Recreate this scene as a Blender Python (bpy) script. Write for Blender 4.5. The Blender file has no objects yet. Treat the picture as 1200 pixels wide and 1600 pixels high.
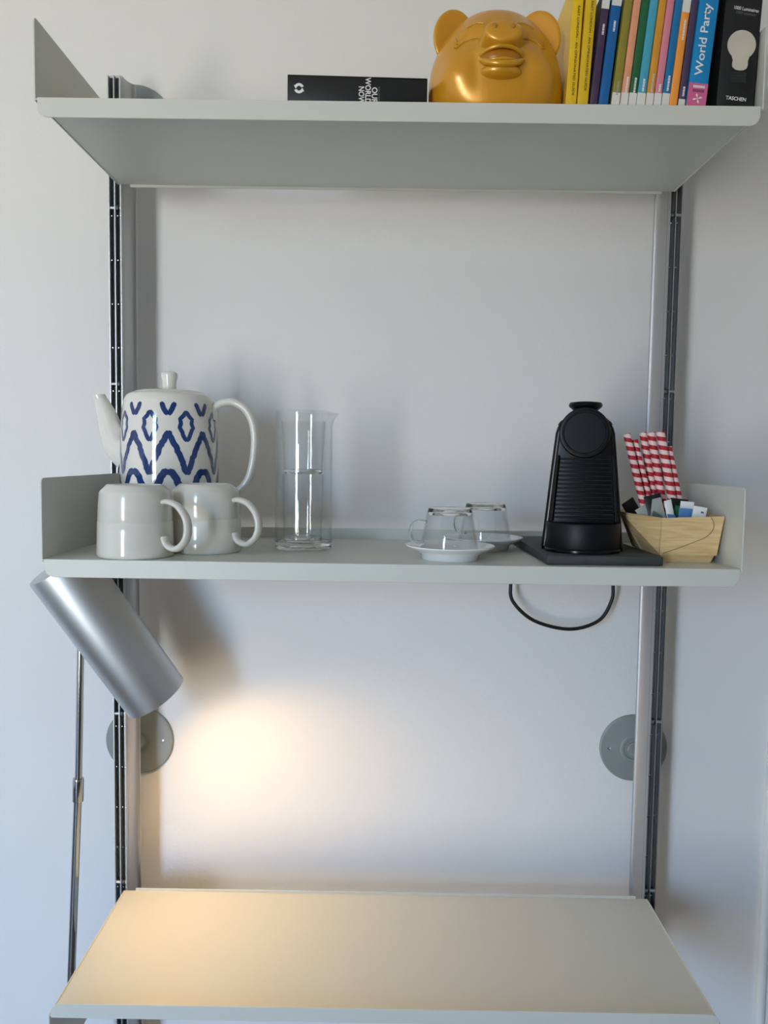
import bpy, bmesh, math, random
from mathutils import Vector, Matrix, Euler
random.seed(7)
C = bpy.context.scene.collection
SC = bpy.context.scene
PI = math.pi

# ------------------------------------------------------------------ camera
cam_d = bpy.data.cameras.new('camera'); cam = bpy.data.objects.new('camera', cam_d); C.objects.link(cam)
cam_d.sensor_fit = 'VERTICAL'; cam_d.sensor_height = 36.0
F_PX = 1250.6
cam_d.lens = 36.0 * F_PX / 1600.0
cam_d.clip_start = 0.02
YAW, PITCH, ROLL = -0.00388, 0.0694, -0.0143
def rx(a): return Matrix.Rotation(a, 3, 'X')
def rz(a): return Matrix.Rotation(a, 3, 'Z')
cam.matrix_world = (Matrix.Translation((-0.0066, -1.0324, 1.5401)) @ (rz(-YAW) @ rx(PI/2 - PITCH) @ rz(-ROLL)).to_4x4())
SC.camera = cam

# ------------------------------------------------------------------ view, world, daylight
SC.view_settings.view_transform = 'Standard'; SC.view_settings.look = 'None'
SC.view_settings.gamma = 1.0; SC.view_settings.use_curve_mapping = False
SC.view_settings.exposure = 0.0
SC.cycles.use_denoising = True
SC.cycles.max_bounces = 14; SC.cycles.diffuse_bounces = 7; SC.cycles.glossy_bounces = 5; SC.cycles.transmission_bounces = 14
SC.cycles.transparent_max_bounces = 32
SC.cycles.sample_clamp_indirect = 6.0
SC.cycles.caustics_reflective = False

SKY = 28.0
world = bpy.data.worlds.new('World'); SC.world = world; world.use_nodes = True
wn = world.node_tree; wn.nodes.clear()
w_out = wn.nodes.new('ShaderNodeOutputWorld'); w_bg = wn.nodes.new('ShaderNodeBackground')
w_tc = wn.nodes.new('ShaderNodeTexCoord'); w_sep = wn.nodes.new('ShaderNodeSeparateXYZ')
w_map = wn.nodes.new('ShaderNodeMapRange'); w_ramp = wn.nodes.new('ShaderNodeValToRGB')
w_map.inputs[1].default_value = -1; w_map.inputs[2].default_value = 1
cr = w_ramp.color_ramp                       # pale paving below the horizon, blue sky above
cr.elements[0].position = 0.0; cr.elements[0].color = (0.92, 0.89, 0.80, 1)
cr.elements[1].position = 1.0; cr.elements[1].color = (0.36, 0.76, 1.50, 1)
for pos, col in ((0.46, (0.92, 0.89, 0.80, 1)), (0.50, (0.95, 1.02, 1.12, 1)), (0.57, (0.68, 1.08, 1.68, 1))):
    e = cr.elements.new(pos); e.color = col
wn.links.new(w_tc.outputs['Generated'], w_sep.inputs[0]); wn.links.new(w_sep.outputs[2], w_map.inputs[0])
wn.links.new(w_map.outputs[0], w_ramp.inputs[0]); wn.links.new(w_ramp.outputs[0], w_bg.inputs[0])
w_bg.inputs[1].default_value = SKY
wn.links.new(w_bg.outputs[0], w_out.inputs[0])

WIN = (-1.97, -1.37, 0.12, 2.40)             # tall balcony window in the wall behind the camera: x0, x1, z0, z1
FRONT_Y = -3.3
pl = bpy.data.lights.new('window_daylight', 'AREA'); pl.shape = 'RECTANGLE'
pl.size = WIN[1] - WIN[0]; pl.size_y = WIN[3] - WIN[2]; pl.cycles.is_portal = True
po = bpy.data.objects.new('window_daylight', pl); C.objects.link(po)
po.location = ((WIN[0]+WIN[1])/2, FRONT_Y - 0.02, (WIN[2]+WIN[3])/2); po.rotation_euler = (PI/2, 0, 0)

# ------------------------------------------------------------------ materials
def lin(c):
    return c/12.92 if c <= 0.04045 else ((c+0.055)/1.055)**2.4
def hexc(h):
    h = h.lstrip('#'); return tuple(lin(int(h[i:i+2], 16)/255) for i in (0, 2, 4)) + (1,)
def mat(name, col, rough=0.5, metal=0.0, noise=0.0, nscale=40.0, bump=0.0, bscale=200.0, stretch=None, **kw):
    m = bpy.data.materials.new(name); m.use_nodes = True
    nt = m.node_tree; b = nt.nodes['Principled BSDF']
    c = hexc(col) if isinstance(col, str) else col
    b.inputs['Base Color'].default_value = c
    b.inputs['Roughness'].default_value = rough; b.inputs['Metallic'].default_value = metal
    for k, v in kw.items():
        b.inputs[k.replace('_', ' ')].default_value = v
    if noise or bump:
        tc = nt.nodes.new('ShaderNodeTexCoord'); mp = nt.nodes.new('ShaderNodeMapping')
        nt.links.new(tc.outputs['Object'], mp.inputs[0])
        if stretch: mp.inputs['Scale'].default_value = stretch
    if noise:
        n = nt.nodes.new('ShaderNodeTexNoise'); n.inputs['Scale'].default_value = nscale; n.inputs['Detail'].default_value = 5
        nt.links.new(mp.outputs[0], n.inputs[0])
        mx = nt.nodes.new('ShaderNodeMix'); mx.data_type = 'RGBA'
        mx.inputs[6].default_value = tuple(x*(1-noise) for x in c[:3]) + (1,)
        mx.inputs[7].default_value = tuple(min(1, x*(1+noise)) for x in c[:3]) + (1,)
        nt.links.new(n.outputs[0], mx.inputs[0]); nt.links.new(mx.outputs[2], b.inputs['Base Color'])
    if bump:
        n2 = nt.nodes.new('ShaderNodeTexNoise'); n2.inputs['Scale'].default_value = bscale; n2.inputs['Detail'].default_value = 3
        nt.links.new(mp.outputs[0], n2.inputs[0])
        bp = nt.nodes.new('ShaderNodeBump'); bp.inputs['Strength'].default_value = bump; bp.inputs['Distance'].default_value = 0.002
        nt.links.new(n2.outputs[0], bp.inputs['Height']); nt.links.new(bp.outputs[0], b.inputs['Normal'])
    return m

M = {}
M['wall'] = mat('wall_paint', '#e9e8e6', 0.85, noise=0.015, nscale=3, bump=0.25, bscale=160)
M['ceiling'] = mat('ceiling_paint', '#ecebe8', 0.9, noise=0.01, nscale=3)
M['floor'] = mat('oak_floor', '#63564a', 0.5, noise=0.25, nscale=6, stretch=(1, 8, 1))
M['frame'] = mat('window_frame_paint', '#e6e6e2', 0.5, noise=0.01)
M['shelf'] = mat('shelf_powder_coat', '#d0d1c8', 0.42, noise=0.01, nscale=20, bump=0.04, bscale=900)
M['alu'] = mat('anodised_aluminium', '#bdbdbd', 0.5, 1.0, noise=0.03, nscale=60, stretch=(1, 1, 0.05))
M['alu_dark'] = mat('track_channel_aluminium', '#585d5f', 0.5, 1.0, noise=0.05, nscale=30)
M['steel'] = mat('bright_steel', '#d8d8d8', 0.2, 1.0, noise=0.03)
M['disc'] = mat('grey_painted_disc', '#8b9290', 0.5, noise=0.02)
M['chrome'] = mat('polished_chrome', '#b9bab9', 0.12, 1.0, noise=0.02)
M['shade'] = mat('brushed_shade', '#cccecf', 0.42, 1.0, noise=0.03, nscale=50)
M['shade_in'] = mat('shade_inside', '#f2efe6', 0.6, noise=0.01)
M['black_plastic'] = mat('black_plastic', '#07090a', 0.34, noise=0.1, Specular_IOR_Level=0.22)
M['black_gloss'] = mat('black_gloss_plastic', '#050607', 0.18, noise=0.1, Specular_IOR_Level=0.3)
M['black_disc'] = mat('black_satin_plastic', '#0b0d10', 0.42, noise=0.05, Specular_IOR_Level=0.22)
M['rubber'] = mat('black_cable', '#0b0b0b', 0.45, noise=0.1)
M['slate'] = mat('slate', '#3a3e3e', 0.7, noise=0.35, nscale=25, bump=0.5, bscale=120)
M['stoneware'] = mat('cream_stoneware', '#d9d7cd', 0.16, noise=0.02, nscale=15, Coat_Weight=0.5, Coat_Roughness=0.06)
M['teapot'] = mat('ivory_porcelain', '#e4e1d8', 0.10, noise=0.01, nscale=15, Coat_Weight=0.6, Coat_Roughness=0.03)
M['blue'] = mat('cobalt_glaze', '#16356f', 0.10, noise=0.2, nscale=40, Coat_Weight=0.6, Coat_Roughness=0.03)
M['porcelain'] = mat('white_porcelain', '#eceeed', 0.12, noise=0.01, nscale=15, Coat_Weight=0.4)
def thin_glass(name):
    m = bpy.data.materials.new(name); m.use_nodes = True; nt = m.node_tree; nt.nodes.clear()
    out = nt.nodes.new('ShaderNodeOutputMaterial')
    tr = nt.nodes.new('ShaderNodeBsdfTransparent'); tr.inputs[0].default_value = (0.985, 0.99, 0.99, 1)
    gl = nt.nodes.new('ShaderNodeBsdfGlossy'); gl.inputs['Roughness'].default_value = 0.015
    lw = nt.nodes.new('ShaderNodeLayerWeight'); lw.inputs[0].default_value = 0.5
    pw = nt.nodes.new('ShaderNodeMath'); pw.operation = 'POWER'; pw.inputs[1].default_value = 4.5
    nt.links.new(lw.outputs['Facing'], pw.inputs[0])
    mr = nt.nodes.new('ShaderNodeMapRange'); mr.inputs[3].default_value = 0.045; mr.inputs[4].default_value = 0.75
    nt.links.new(pw.outputs[0], mr.inputs[0])
    m2 = nt.nodes.new('ShaderNodeMixShader')
    nt.links.new(mr.outputs[0], m2.inputs[0]); nt.links.new(tr.outputs[0], m2.inputs[1]); nt.links.new(gl.outputs[0], m2.inputs[2])
    nt.links.new(m2.outputs[0], out.inputs[0])
    return m
M['glass'] = thin_glass('thin_clear_glass')
M['glass_thick'] = mat('solid_clear_glass', (0.97, 0.98, 0.98, 1), 0.0, noise=0.004, nscale=4, Transmission_Weight=1.0, IOR=1.45)
M['gold'] = mat('amber_pearl_plastic', '#d8991c', 0.30, 0.22, noise=0.05, nscale=10, Subsurface_Weight=0.35, Subsurface_Scale=0.03, Coat_Weight=0.5, Coat_Roughness=0.22)
M['gold'].node_tree.nodes['Principled BSDF'].inputs['Subsurface Radius'].default_value = (1.0, 0.5, 0.1)
M['bulb'] = mat('warm_bulb', '#fff0d0', 0.4, noise=0.01, Emission_Color=(1.0, 0.72, 0.38, 1), Emission_Strength=8.0)
M['paper'] = mat('book_paper', '#e3dfd3', 0.8, noise=0.06, nscale=300, stretch=(60, 1, 1))
M['white_print'] = mat('white_print', '#e9e9e6', 0.5, noise=0.01)
M['grey_print'] = mat('grey_print', '#6f7072', 0.5, noise=0.02)
M['dark_print'] = mat('dark_print', '#2b2416', 0.5, noise=0.02)
M['bulb_print'] = mat('bulb_print', '#c9c3b4', 0.45, noise=0.12, nscale=30)
M['screw_print'] = mat('lamp_cap_print', '#2a2b2c', 0.4, noise=0.6, nscale=200)
M['sachet_white'] = mat('sachet_white_paper', '#e8ecec', 0.45, noise=0.02)
M['sachet_blue'] = mat('sachet_blue_paper', '#4f86bf', 0.45, noise=0.2, nscale=120)
M['sachet_green'] = mat('tea_label_green', '#1f7048', 0.45, noise=0.3, nscale=120)
M['sachet_silver'] = mat('tea_label_grey', '#9da39d', 0.45, noise=0.06)
M['sachet_black'] = mat('tea_packet_black', '#101212', 0.35, noise=0.1)

def veneer():
    m = bpy.data.materials.new('beech_veneer'); m.use_nodes = True
    nt = m.node_tree; b = nt.nodes['Principled BSDF']; b.inputs['Roughness'].default_value = 0.5
    tc = nt.nodes.new('ShaderNodeTexCoord'); mp = nt.nodes.new('ShaderNodeMapping'); mp.inputs['Scale'].default_value = (6, 6, 60)
    mp.inputs['Rotation'].default_value = (0, 0.25, 0)
    n = nt.nodes.new('ShaderNodeTexNoise'); n.inputs['Scale'].default_value = 3.5; n.inputs['Detail'].default_value = 6; n.inputs['Distortion'].default_value = 0.6
    r = nt.nodes.new('ShaderNodeValToRGB')
    r.color_ramp.elements[0].position = 0.3; r.color_ramp.elements[0].color = hexc('#d0aa72')
    r.color_ramp.elements[1].position = 0.75; r.color_ramp.elements[1].color = hexc('#ead1a0')
    nt.links.new(tc.outputs['Object'], mp.inputs[0]); nt.links.new(mp.outputs[0], n.inputs[0])
    nt.links.new(n.outputs[0], r.inputs[0]); nt.links.new(r.outputs[0], b.inputs['Base Color'])
    return m
M['veneer'] = veneer()
M['veneer_groove'] = mat('veneer_groove', '#8a6c40', 0.6, noise=0.1)

def straw_mat():
    m = bpy.data.materials.new('red_white_paper_straw'); m.use_nodes = True
    nt = m.node_tree; b = nt.nodes['Principled BSDF']; b.inputs['Roughness'].default_value = 0.6
    tc = nt.nodes.new('ShaderNodeTexCoord'); sp = nt.nodes.new('ShaderNodeSeparateXYZ')
    nt.links.new(tc.outputs['Object'], sp.inputs[0])
    at = nt.nodes.new('ShaderNodeMath'); at.operation = 'ARCTAN2'
    nt.links.new(sp.outputs[1], at.inputs[0]); nt.links.new(sp.outputs[0], at.inputs[1])
    d = nt.nodes.new('ShaderNodeMath'); d.operation = 'DIVIDE'; d.inputs[1].default_value = 2*PI
    nt.links.new(at.outputs[0], d.inputs[0])
    z = nt.nodes.new('ShaderNodeMath'); z.operation = 'DIVIDE'; z.inputs[1].default_value = 0.0128
    nt.links.new(sp.outputs[2], z.inputs[0])
    a = nt.nodes.new('ShaderNodeMath'); a.operation = 'ADD'
    nt.links.new(d.outputs[0], a.inputs[0]); nt.links.new(z.outputs[0], a.inputs[1])
    f = nt.nodes.new('ShaderNodeMath'); f.operation = 'FRACT'; nt.links.new(a.outputs[0], f.inputs[0])
    g = nt.nodes.new('ShaderNodeMath'); g.operation = 'GREATER_THAN'; g.inputs[1].default_value = 0.5
    nt.links.new(f.outputs[0], g.inputs[0])
    mx = nt.nodes.new('ShaderNodeMix'); mx.data_type = 'RGBA'
    mx.inputs[6].default_value = hexc('#b3172b'); mx.inputs[7].default_value = hexc('#f0d4cf')
    nt.links.new(g.outputs[0], mx.inputs[0]); nt.links.new(mx.outputs[2], b.inputs['Base Color'])
    return m
M['straw'] = straw_mat()
def bookmat(col, rough=0.42): 
    k = 'cover_' + col.strip('#')
    if k not in M: M[k] = mat(k, col, rough, noise=0.05, nscale=30)
    return M[k]

# ------------------------------------------------------------------ mesh helpers
def finish(name, me, m, parent=None, smooth=True, angle=35):
    if smooth:
        for p in me.polygons: p.use_smooth = True
        me.set_sharp_from_angle(angle=math.radians(angle))
    if m is not None and not me.materials: me.materials.append(m)
    o = bpy.data.objects.new(name, me); C.objects.link(o)
    if parent is not None: o.parent = parent
    return o
def obj(name, bm, m, parent=None, smooth=True, angle=35):
    bmesh.ops.recalc_face_normals(bm, faces=bm.faces[:])
    me = bpy.data.meshes.new(name); bm.to_mesh(me); bm.free()
    return finish(name, me, m, parent, smooth, angle)
def tag(o, label, cat, group=None):
    o['label'] = label; o['category'] = cat
    if group: o['group'] = group
    return o
def thing(name, label, cat, loc=(0, 0, 0), rot=(0, 0, 0), group=None):
    o = bpy.data.objects.new(name, None); C.objects.link(o); o.empty_display_size = 0.02
    o.location = loc; o.rotation_euler = rot
    return tag(o, label, cat, group)
def copy_tree(o, parent=None):
    c = o.copy(); C.objects.link(c)
    if parent is not None: c.parent = parent
    for ch in list(o.children): copy_tree(ch, c)
    return c

def box(x0, x1, y0, y1, z0, z1, bev=0.0, seg=2, bm=None):
    own = bm is None
    t = bmesh.new()
    r = bmesh.ops.create_cube(t, size=1)
    for v in t.verts:
        v.co = Vector(((x0+x1)/2 + v.co.x*(x1-x0), (y0+y1)/2 + v.co.y*(y1-y0), (z0+z1)/2 + v.co.z*(z1-z0)))
    if bev: bmesh.ops.bevel(t, geom=t.edges[:], offset=bev, segments=seg, affect='EDGES', profile=0.5)
    if own: return t
    return merge(bm, t)
def merge(bm, t, mtx=None):
    me = bpy.data.meshes.new('tmp'); 
    if mtx is not None: bmesh.ops.transform(t, matrix=mtx, verts=t.verts[:])
    t.to_mesh(me); t.free(); bm.from_mesh(me); bpy.data.meshes.remove(me)
    return bm
def prism(poly, axis, a, b, bev=0.0, seg=2):
    """extrude a 2D polygon along axis ('X': poly=(y,z), 'Y': poly=(x,z), 'Z': poly=(x,y))"""
    bm = bmesh.new()
    def P(u, v, w):
        return {'X': (w, u, v), 'Y': (u, w, v), 'Z': (u, v, w)}[axis]
    lo = [bm.verts.new(P(u, v, a)) for u, v in poly]; hi = [bm.verts.new(P(u, v, b)) for u, v in poly]
    n = len(poly)
    bm.faces.new(lo); bm.faces.new(hi[::-1])
    for i in range(n):
        bm.faces.new((lo[i], hi[i], hi[(i+1) % n], lo[(i+1) % n]))
    bmesh.ops.recalc_face_normals(bm, faces=bm.faces[:])
    if bev:
        ed = [e for e in bm.edges if any(len(f.verts) == n for f in e.link_faces)] if n > 4 else bm.edges[:]
        bmesh.ops.bevel(bm, geom=ed, offset=bev, segments=seg, affect='EDGES', profile=0.5)
    return bm
def lathe(prof, n=48, closed_loop=False, cx=0, cy=0, bm=None, mtx=None):
    """revolve (r,z) profile about Z"""
    t = bmesh.new(); rings = []
    for r, z in prof:
        if r < 1e-6: rings.append([t.verts.new((cx, cy, z))])
        else: rings.append([t.verts.new((cx + r*math.cos(2*PI*i/n), cy + r*math.sin(2*PI*i/n), z)) for i in range(n)])
    pairs = list(zip(rings, rings[1:]))
    if closed_loop: pairs.append((rings[-1], rings[0]))
    for A, B in pairs:
        for i in range(n):
            j = (i+1) % n
            if len(A) == 1 and len(B) == 1: continue
            if len(A) == 1: t.faces.new((A[0], B[j], B[i]))
            elif len(B) == 1: t.faces.new((A[i], A[j], B[0]))
            else: t.faces.new((A[i], A[j], B[j], B[i]))
    if bm is None:
        if mtx is not None: bmesh.ops.transform(t, matrix=mtx, verts=t.verts[:])
        bmesh.ops.recalc_face_normals(t, faces=t.faces[:])
        return t
    return merge(bm, t, mtx)
def smooth_path(pts, n=8):
    """Catmull-Rom through points"""
    P = [Vector(p) for p in pts]; out = []
    P = [P[0]*2 - P[1]] + P + [P[-1]*2 - P[-2]]
    for i in range(1, len(P)-2):
        for k in range(n):
            t = k/n; a, b, c, d = P[i-1], P[i], P[i+1], P[i+2]
            out.append(0.5*((2*b) + (c-a)*t + (2*a-5*b+4*c-d)*t*t + (3*b-a-3*c+d)*t**3))
    out.append(P[-2]); return out
def tube(pts, rad, n=12, caps=True, ell=None, up=None, bm=None):
    """sweep a circle (or ellipse: ell=(a,b)) along points; rad: number or list"""
    t = bmesh.new(); P = [Vector(p) for p in pts]; m = len(P); rings = []
    T0 = (P[1]-P[0]).normalized()
    U = Vector(up) if up else (Vector((0, 0, 1)) if abs(T0.z) < 0.9 else Vector((0, 1, 0)))
    for i in range(m):
        T = ((P[min(i+1, m-1)] - P[max(i-1, 0)])).normalized()
        U = (U - T*U.dot(T)).normalized(); V = T.cross(U)
        r = rad[i] if isinstance(rad, (list, tuple)) else rad
        ea, eb = ell if ell else (1, 1)
        rings.append([t.verts.new(P[i] + U*(r*ea*math.cos(2*PI*k/n)) + V*(r*eb*math.sin(2*PI*k/n))) for k in range(n)])
    for A, B in zip(rings, rings[1:]):
        for k in range(n): t.faces.new((A[k], A[(k+1) % n], B[(k+1) % n], B[k]))
    if caps: t.faces.new(rings[0]); t.faces.new(rings[-1])
    bmesh.ops.recalc_face_normals(t, faces=t.faces[:])
    if bm is None: return t
    return merge(bm, t)
def ellipsoid(c, r, rot=None, bm=None, u=20, v=12):
    t = bmesh.new(); bmesh.ops.create_uvsphere(t, u_segments=u, v_segments=v, radius=1)
    m4 = Matrix.Translation(c) @ (rot.to_matrix().to_4x4() if rot else Matrix.Identity(4)) @ Matrix.Diagonal((*r, 1))
    bmesh.ops.transform(t, matrix=m4, verts=t.verts[:])
    if bm is None: return t
    return merge(bm, t)
def align(a, b):
    """matrix: local z axis 0..|b-a| from a to b"""
    a, b = Vector(a), Vector(b); d = (b-a)
    return Matrix.Translation(a) @ d.to_track_quat('Z', 'Y').to_matrix().to_4x4()
def rod(a, b, r, n=12, bm=None):
    L = (Vector(b)-Vector(a)).length
    return lathe([(0, 0), (r, 0), (r, L), (0, L)], n, bm=bm, mtx=align(a, b))
def rrect(x0, x1, z0, z1, r, seg=5, corners=(1, 1, 1, 1)):
    """rounded rectangle, corners order bl, br, tr, tl"""
    pts = []
    cs = [((x0, z0), (x0+r, z0+r), PI), ((x1, z0), (x1-r, z0+r), 1.5*PI), ((x1, z1), (x1-r, z1-r), 0), ((x0, z1), (x0+r, z1-r), 0.5*PI)]
    for k, (c, o, a0) in enumerate(cs):
        if not corners[k]: pts.append(c); continue
        for i in range(seg+1):
            a = a0 + i/seg*PI/2; pts.append((o[0]+r*math.cos(a), o[1]+r*math.sin(a)))
    return pts
def text_mesh(name, s, m, parent, pos, width=None, height=None, turn=0.0, bold=0.0, space=1.0, center=True):
    """lettering in the local XZ plane facing -Y; turn = in-plane rotation; size set by width along the line or cap height"""
    cu = bpy.data.curves.new(name, 'FONT'); cu.body = s; cu.size = 1.0; cu.offset = bold; cu.space_character = space
    cu.extrude = 0.0; cu.resolution_u = 3
    to = bpy.data.objects.new(name, cu); C.objects.link(to)
    dg = bpy.context.evaluated_depsgraph_get(); dg.update()
    me = bpy.data.meshes.new_from_object(to.evaluated_get(dg)); bpy.data.objects.remove(to); bpy.data.curves.remove(cu)
    xs = [v.co.x for v in me.vertices]; ys = [v.co.y for v in me.vertices]
    w, h = max(xs)-min(xs), max(ys)-min(ys)
    sx = (width/w) if width else (height/h); sy = (height/h) if height else sx
    cx, cy = (max(xs)+min(xs))/2, (max(ys)+min(ys))/2
    for v in me.vertices:
        x, y = (v.co.x-cx)*sx, (v.co.y-cy)*sy
        v.co = Vector((pos[0] + x*math.cos(turn) - y*math.sin(turn), pos[1], pos[2] + x*math.sin(turn) + y*math.cos(turn)))
    me.name = name; me.materials.clear()
    return finish(name, me, m, parent, smooth=False)
def flat_poly(pts, y=0.0):
    """flat printed patch in the XZ plane facing -Y"""
    bm = bmesh.new(); bm.faces.new([bm.verts.new((x, y, z)) for x, z in pts]); return bm
def struct(name, bm, m, smooth=False):
    o = obj(name, bm, m, None, smooth); o['kind'] = 'structure'; return o

# ------------------------------------------------------------------ the room
WALL_Y = 0.42; X0, X1, H = -3.2, 2.4, 2.75
struct('wall_back', box(X0, X1, WALL_Y, WALL_Y+0.12, 0, H), M['wall'])
struct('wall_left', box(X0-0.12, X0, FRONT_Y-0.12, WALL_Y+0.12, 0, H), M['wall'])
struct('wall_right', box(X1, X1+0.12, FRONT_Y-0.12, WALL_Y+0.12, 0, H), M['wall'])
struct('floor', box(X0-0.12, X1+0.12, FRONT_Y-0.12, WALL_Y+0.12, -0.1, 0), M['floor'])
struct('ceiling', box(X0-0.12, X1+0.12, FRONT_Y-0.12, WALL_Y+0.12, H, H+0.1), M['ceiling'])
wf = bmesh.new()
box(X0, WIN[0], FRONT_Y-0.12, FRONT_Y, 0, H, bm=wf); box(WIN[1], X1, FRONT_Y-0.12, FRONT_Y, 0, H, bm=wf)
box(WIN[0], WIN[1], FRONT_Y-0.12, FRONT_Y, 0, WIN[2], bm=wf); box(WIN[0], WIN[1], FRONT_Y-0.12, FRONT_Y, WIN[3], H, bm=wf)
struct('wall_front', wf, M['wall'])
wfr = bmesh.new()
for x in (WIN[0], WIN[0]+0.17, WIN[1]-0.04):
    box(x, x+0.04, FRONT_Y-0.09, FRONT_Y-0.03, WIN[2], WIN[3], bm=wfr)
for z in (WIN[2], 1.0, WIN[3]-0.05):
    box(WIN[0], WIN[1], FRONT_Y-0.088, FRONT_Y-0.032, z, z+0.05, bm=wfr)
struct('window_1', wfr, M['frame'])
struct('baseboard_back', box(X0, X1, WALL_Y-0.015, WALL_Y, 0, 0.1, 0.003), M['frame'])
# slim round pipe cover running down the wall to the right of the shelves
struct('trim_1', lathe([(0.0, 0.1), (0.009, 0.1), (0.009, H), (0.0, H)], 24, cx=0.712, cy=WALL_Y-0.004), M['frame'], True)

# ------------------------------------------------------------------ shelving: posts
ZT, ZM, ZB = 1.981, 1.400, 0.776
PF = 0.3185                                   # front face of the posts
def make_post(label, cx, disc_x, inner):
    """inner: +1 if the middle of the bay lies towards +x"""
    t = thing('shelf_post', label, 'post', (cx, 0, 0), (0, 0, 0), 'aluminium posts of the shelving')
    hw = 0.0104; top = 2.159
    # flared extrusion: narrow at the track, hollowed sides, wide at the back
    side = []
    for i in range(13):
        s = i/12; a = s*PI/2
        side.append((hw + 0.0118*(1-math.cos(a)), 0.3305 + 0.030*math.sin(a)))
    back = [(hw+0.0118, 0.3640), (0.016, 0.3660)]
    half = [(hw, 0.3300)] + side + back
    poly = [(x, y) for x, y in half] + [(-x, y) for x, y in half[::-1]]
    obj('post_body', prism(poly, 'Z', 0.0, top), M['alu'], t, True, 25)
    tr = bmesh.new(); zt = top - 0.004
    box(-hw, hw, 0.3290, 0.3302, 0.0, zt, bm=tr)
    obj('track_channel', tr, M['alu_dark'], t)
    for x in (-hw+0.0008, 0.0, hw-0.0008):
        obj('track_fin', box(x-0.0008, x+0.0008, PF, 0.3290, 0.0, zt), M['alu'], t)
    rv = bmesh.new()
    z = 1.9313 - 0.072*26
    while z < 2.12:
        for x in (-hw+0.004, 0.0035, hw-0.0005 if inner > 0 else -hw+0.0005):
            lathe([(0, 0), (0.0013, 0.0), (0.0010, 0.0008), (0, 0.0010)], 8, bm=rv,
                  mtx=align((x, PF+0.004 if abs(x) < hw-0.001 else PF+0.0002, z), (x, PF-0.5, z)))
        z += 0.072
    rr = obj('rivet_row', rv, M['steel'], t); rr['kind'] = 'stuff'
    for z in (ZT-0.037, 1.655, 1.090, ZB+0.012):
        pb = rod((-hw+0.001, PF+0.0045, z), (hw-0.001, PF+0.0045, z), 0.0032, 12)
        pin = obj('shelf_pin', pb, M['alu'], t)
        obj('pin_head', ellipsoid((inner*0.004, PF+0.0015, z), (0.0035, 0.002, 0.0045)), M['alu_dark'], pin)
    for dz in (1.009, 2.121):
        dx = disc_x - cx
        m4 = Matrix.Translation((dx, WALL_Y, dz)) @ Matrix.Rotation(PI/2, 4, 'X')
        d = obj('wall_disc', lathe([(0, 0.0002), (0.062, 0.0002), (0.062, 0.005), (0.060, 0.0065), (0.026, 0.009), (0.024, 0.0105), (0.020, 0.0105), (0.0185, 0.009), (0.0, 0.009)], 64, mtx=m4), M['disc'], t, True, 30)
        obj('stand_off', lathe([(0, 0.008), (0.013, 0.008), (0.013, 0.012), (0.011, 0.014), (0.011, 0.0545), (0, 0.0545)], 24, mtx=m4), M['disc'], d)
        for s in (-1, 1):
            m5 = Matrix.Translation((dx+s*0.045, WALL_Y-0.007, dz)) @ Matrix.Rotation(PI/2, 4, 'X')
            obj('screw', lathe([(0, 0), (0.0035, 0), (0.003, 0.0015), (0.001, 0.0018), (0, 0.0010)], 12, mtx=m5), M['steel'], d)
    return t
make_post('aluminium shelving post beside the tilted metal lamp and the teapot', -0.4636, -0.459, 1)
make_post('aluminium shelving post behind the red striped straws', 0.4620, 0.455, -1)

# ------------------------------------------------------------------ shelving: shelves (bent sheet: ends up, lip down; or inverted)
HW = 0.456; DEP = 0.3165
def make_shelf(label, z, hp, lip, flip=1):
    t = thing('metal_shelf', label, 'shelf', (0, 0, z), (0, 0, 0), 'metal shelves on the posts')
    def F(bm):
        if flip < 0:
            bmesh.ops.transform(bm, matrix=Matrix.Diagonal((1, 1, -1, 1)), verts=bm.verts[:])
        return bm
    sh = box(-HW, HW, 0.0008, DEP-0.003, -0.0018, 0.0)
    obj('shelf_sheet', F(sh), M['shelf'], t)
    obj('front_lip', F(prism(rrect(-HW+0.0045, HW-0.0045, -lip, 0.0006, 0.013, 7, (1, 1, 0, 0)), 'Y', -0.0012, 0.0008, 0.0005, 1)), M['shelf'], t)
    for s in (-1, 1):
        poly = rrect(0.0005, DEP-0.006, -0.003, hp, 0.007, 5, (0, 0, 0, 1))
        xa, xb = sorted((s*HW, s*(HW-0.0019)))
        obj('end_panel', F(prism(poly, 'X', xa, xb, 0.0004, 1)), M['shelf'], t)
    br = box(-HW+0.020, HW-0.020, DEP-0.003, DEP-0.0012, -0.006, 0.018, 0.0005, 1)
    obj('back_upstand', F(br), M['shelf'], t)
    for s in (-1, 1):
        obj('support_pin', F(rod((s*(HW-0.002), DEP-0.012, 0.012), (s*(HW+0.003), DEP-0.012, 0.012), 0.003)), M['steel'], t)
    return t
make_shelf('pale grey metal shelf holding the books and the gold pig', ZT, 0.099, 0.0235)
make_shelf('pale grey metal shelf holding the teapot, glasses and coffee machine', ZM, 0.106, 0.0230)
make_shelf('empty pale metal shelf with ends turned down, lit warm by the lamp', ZB, 0.100, 0.0195, -1)

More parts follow.
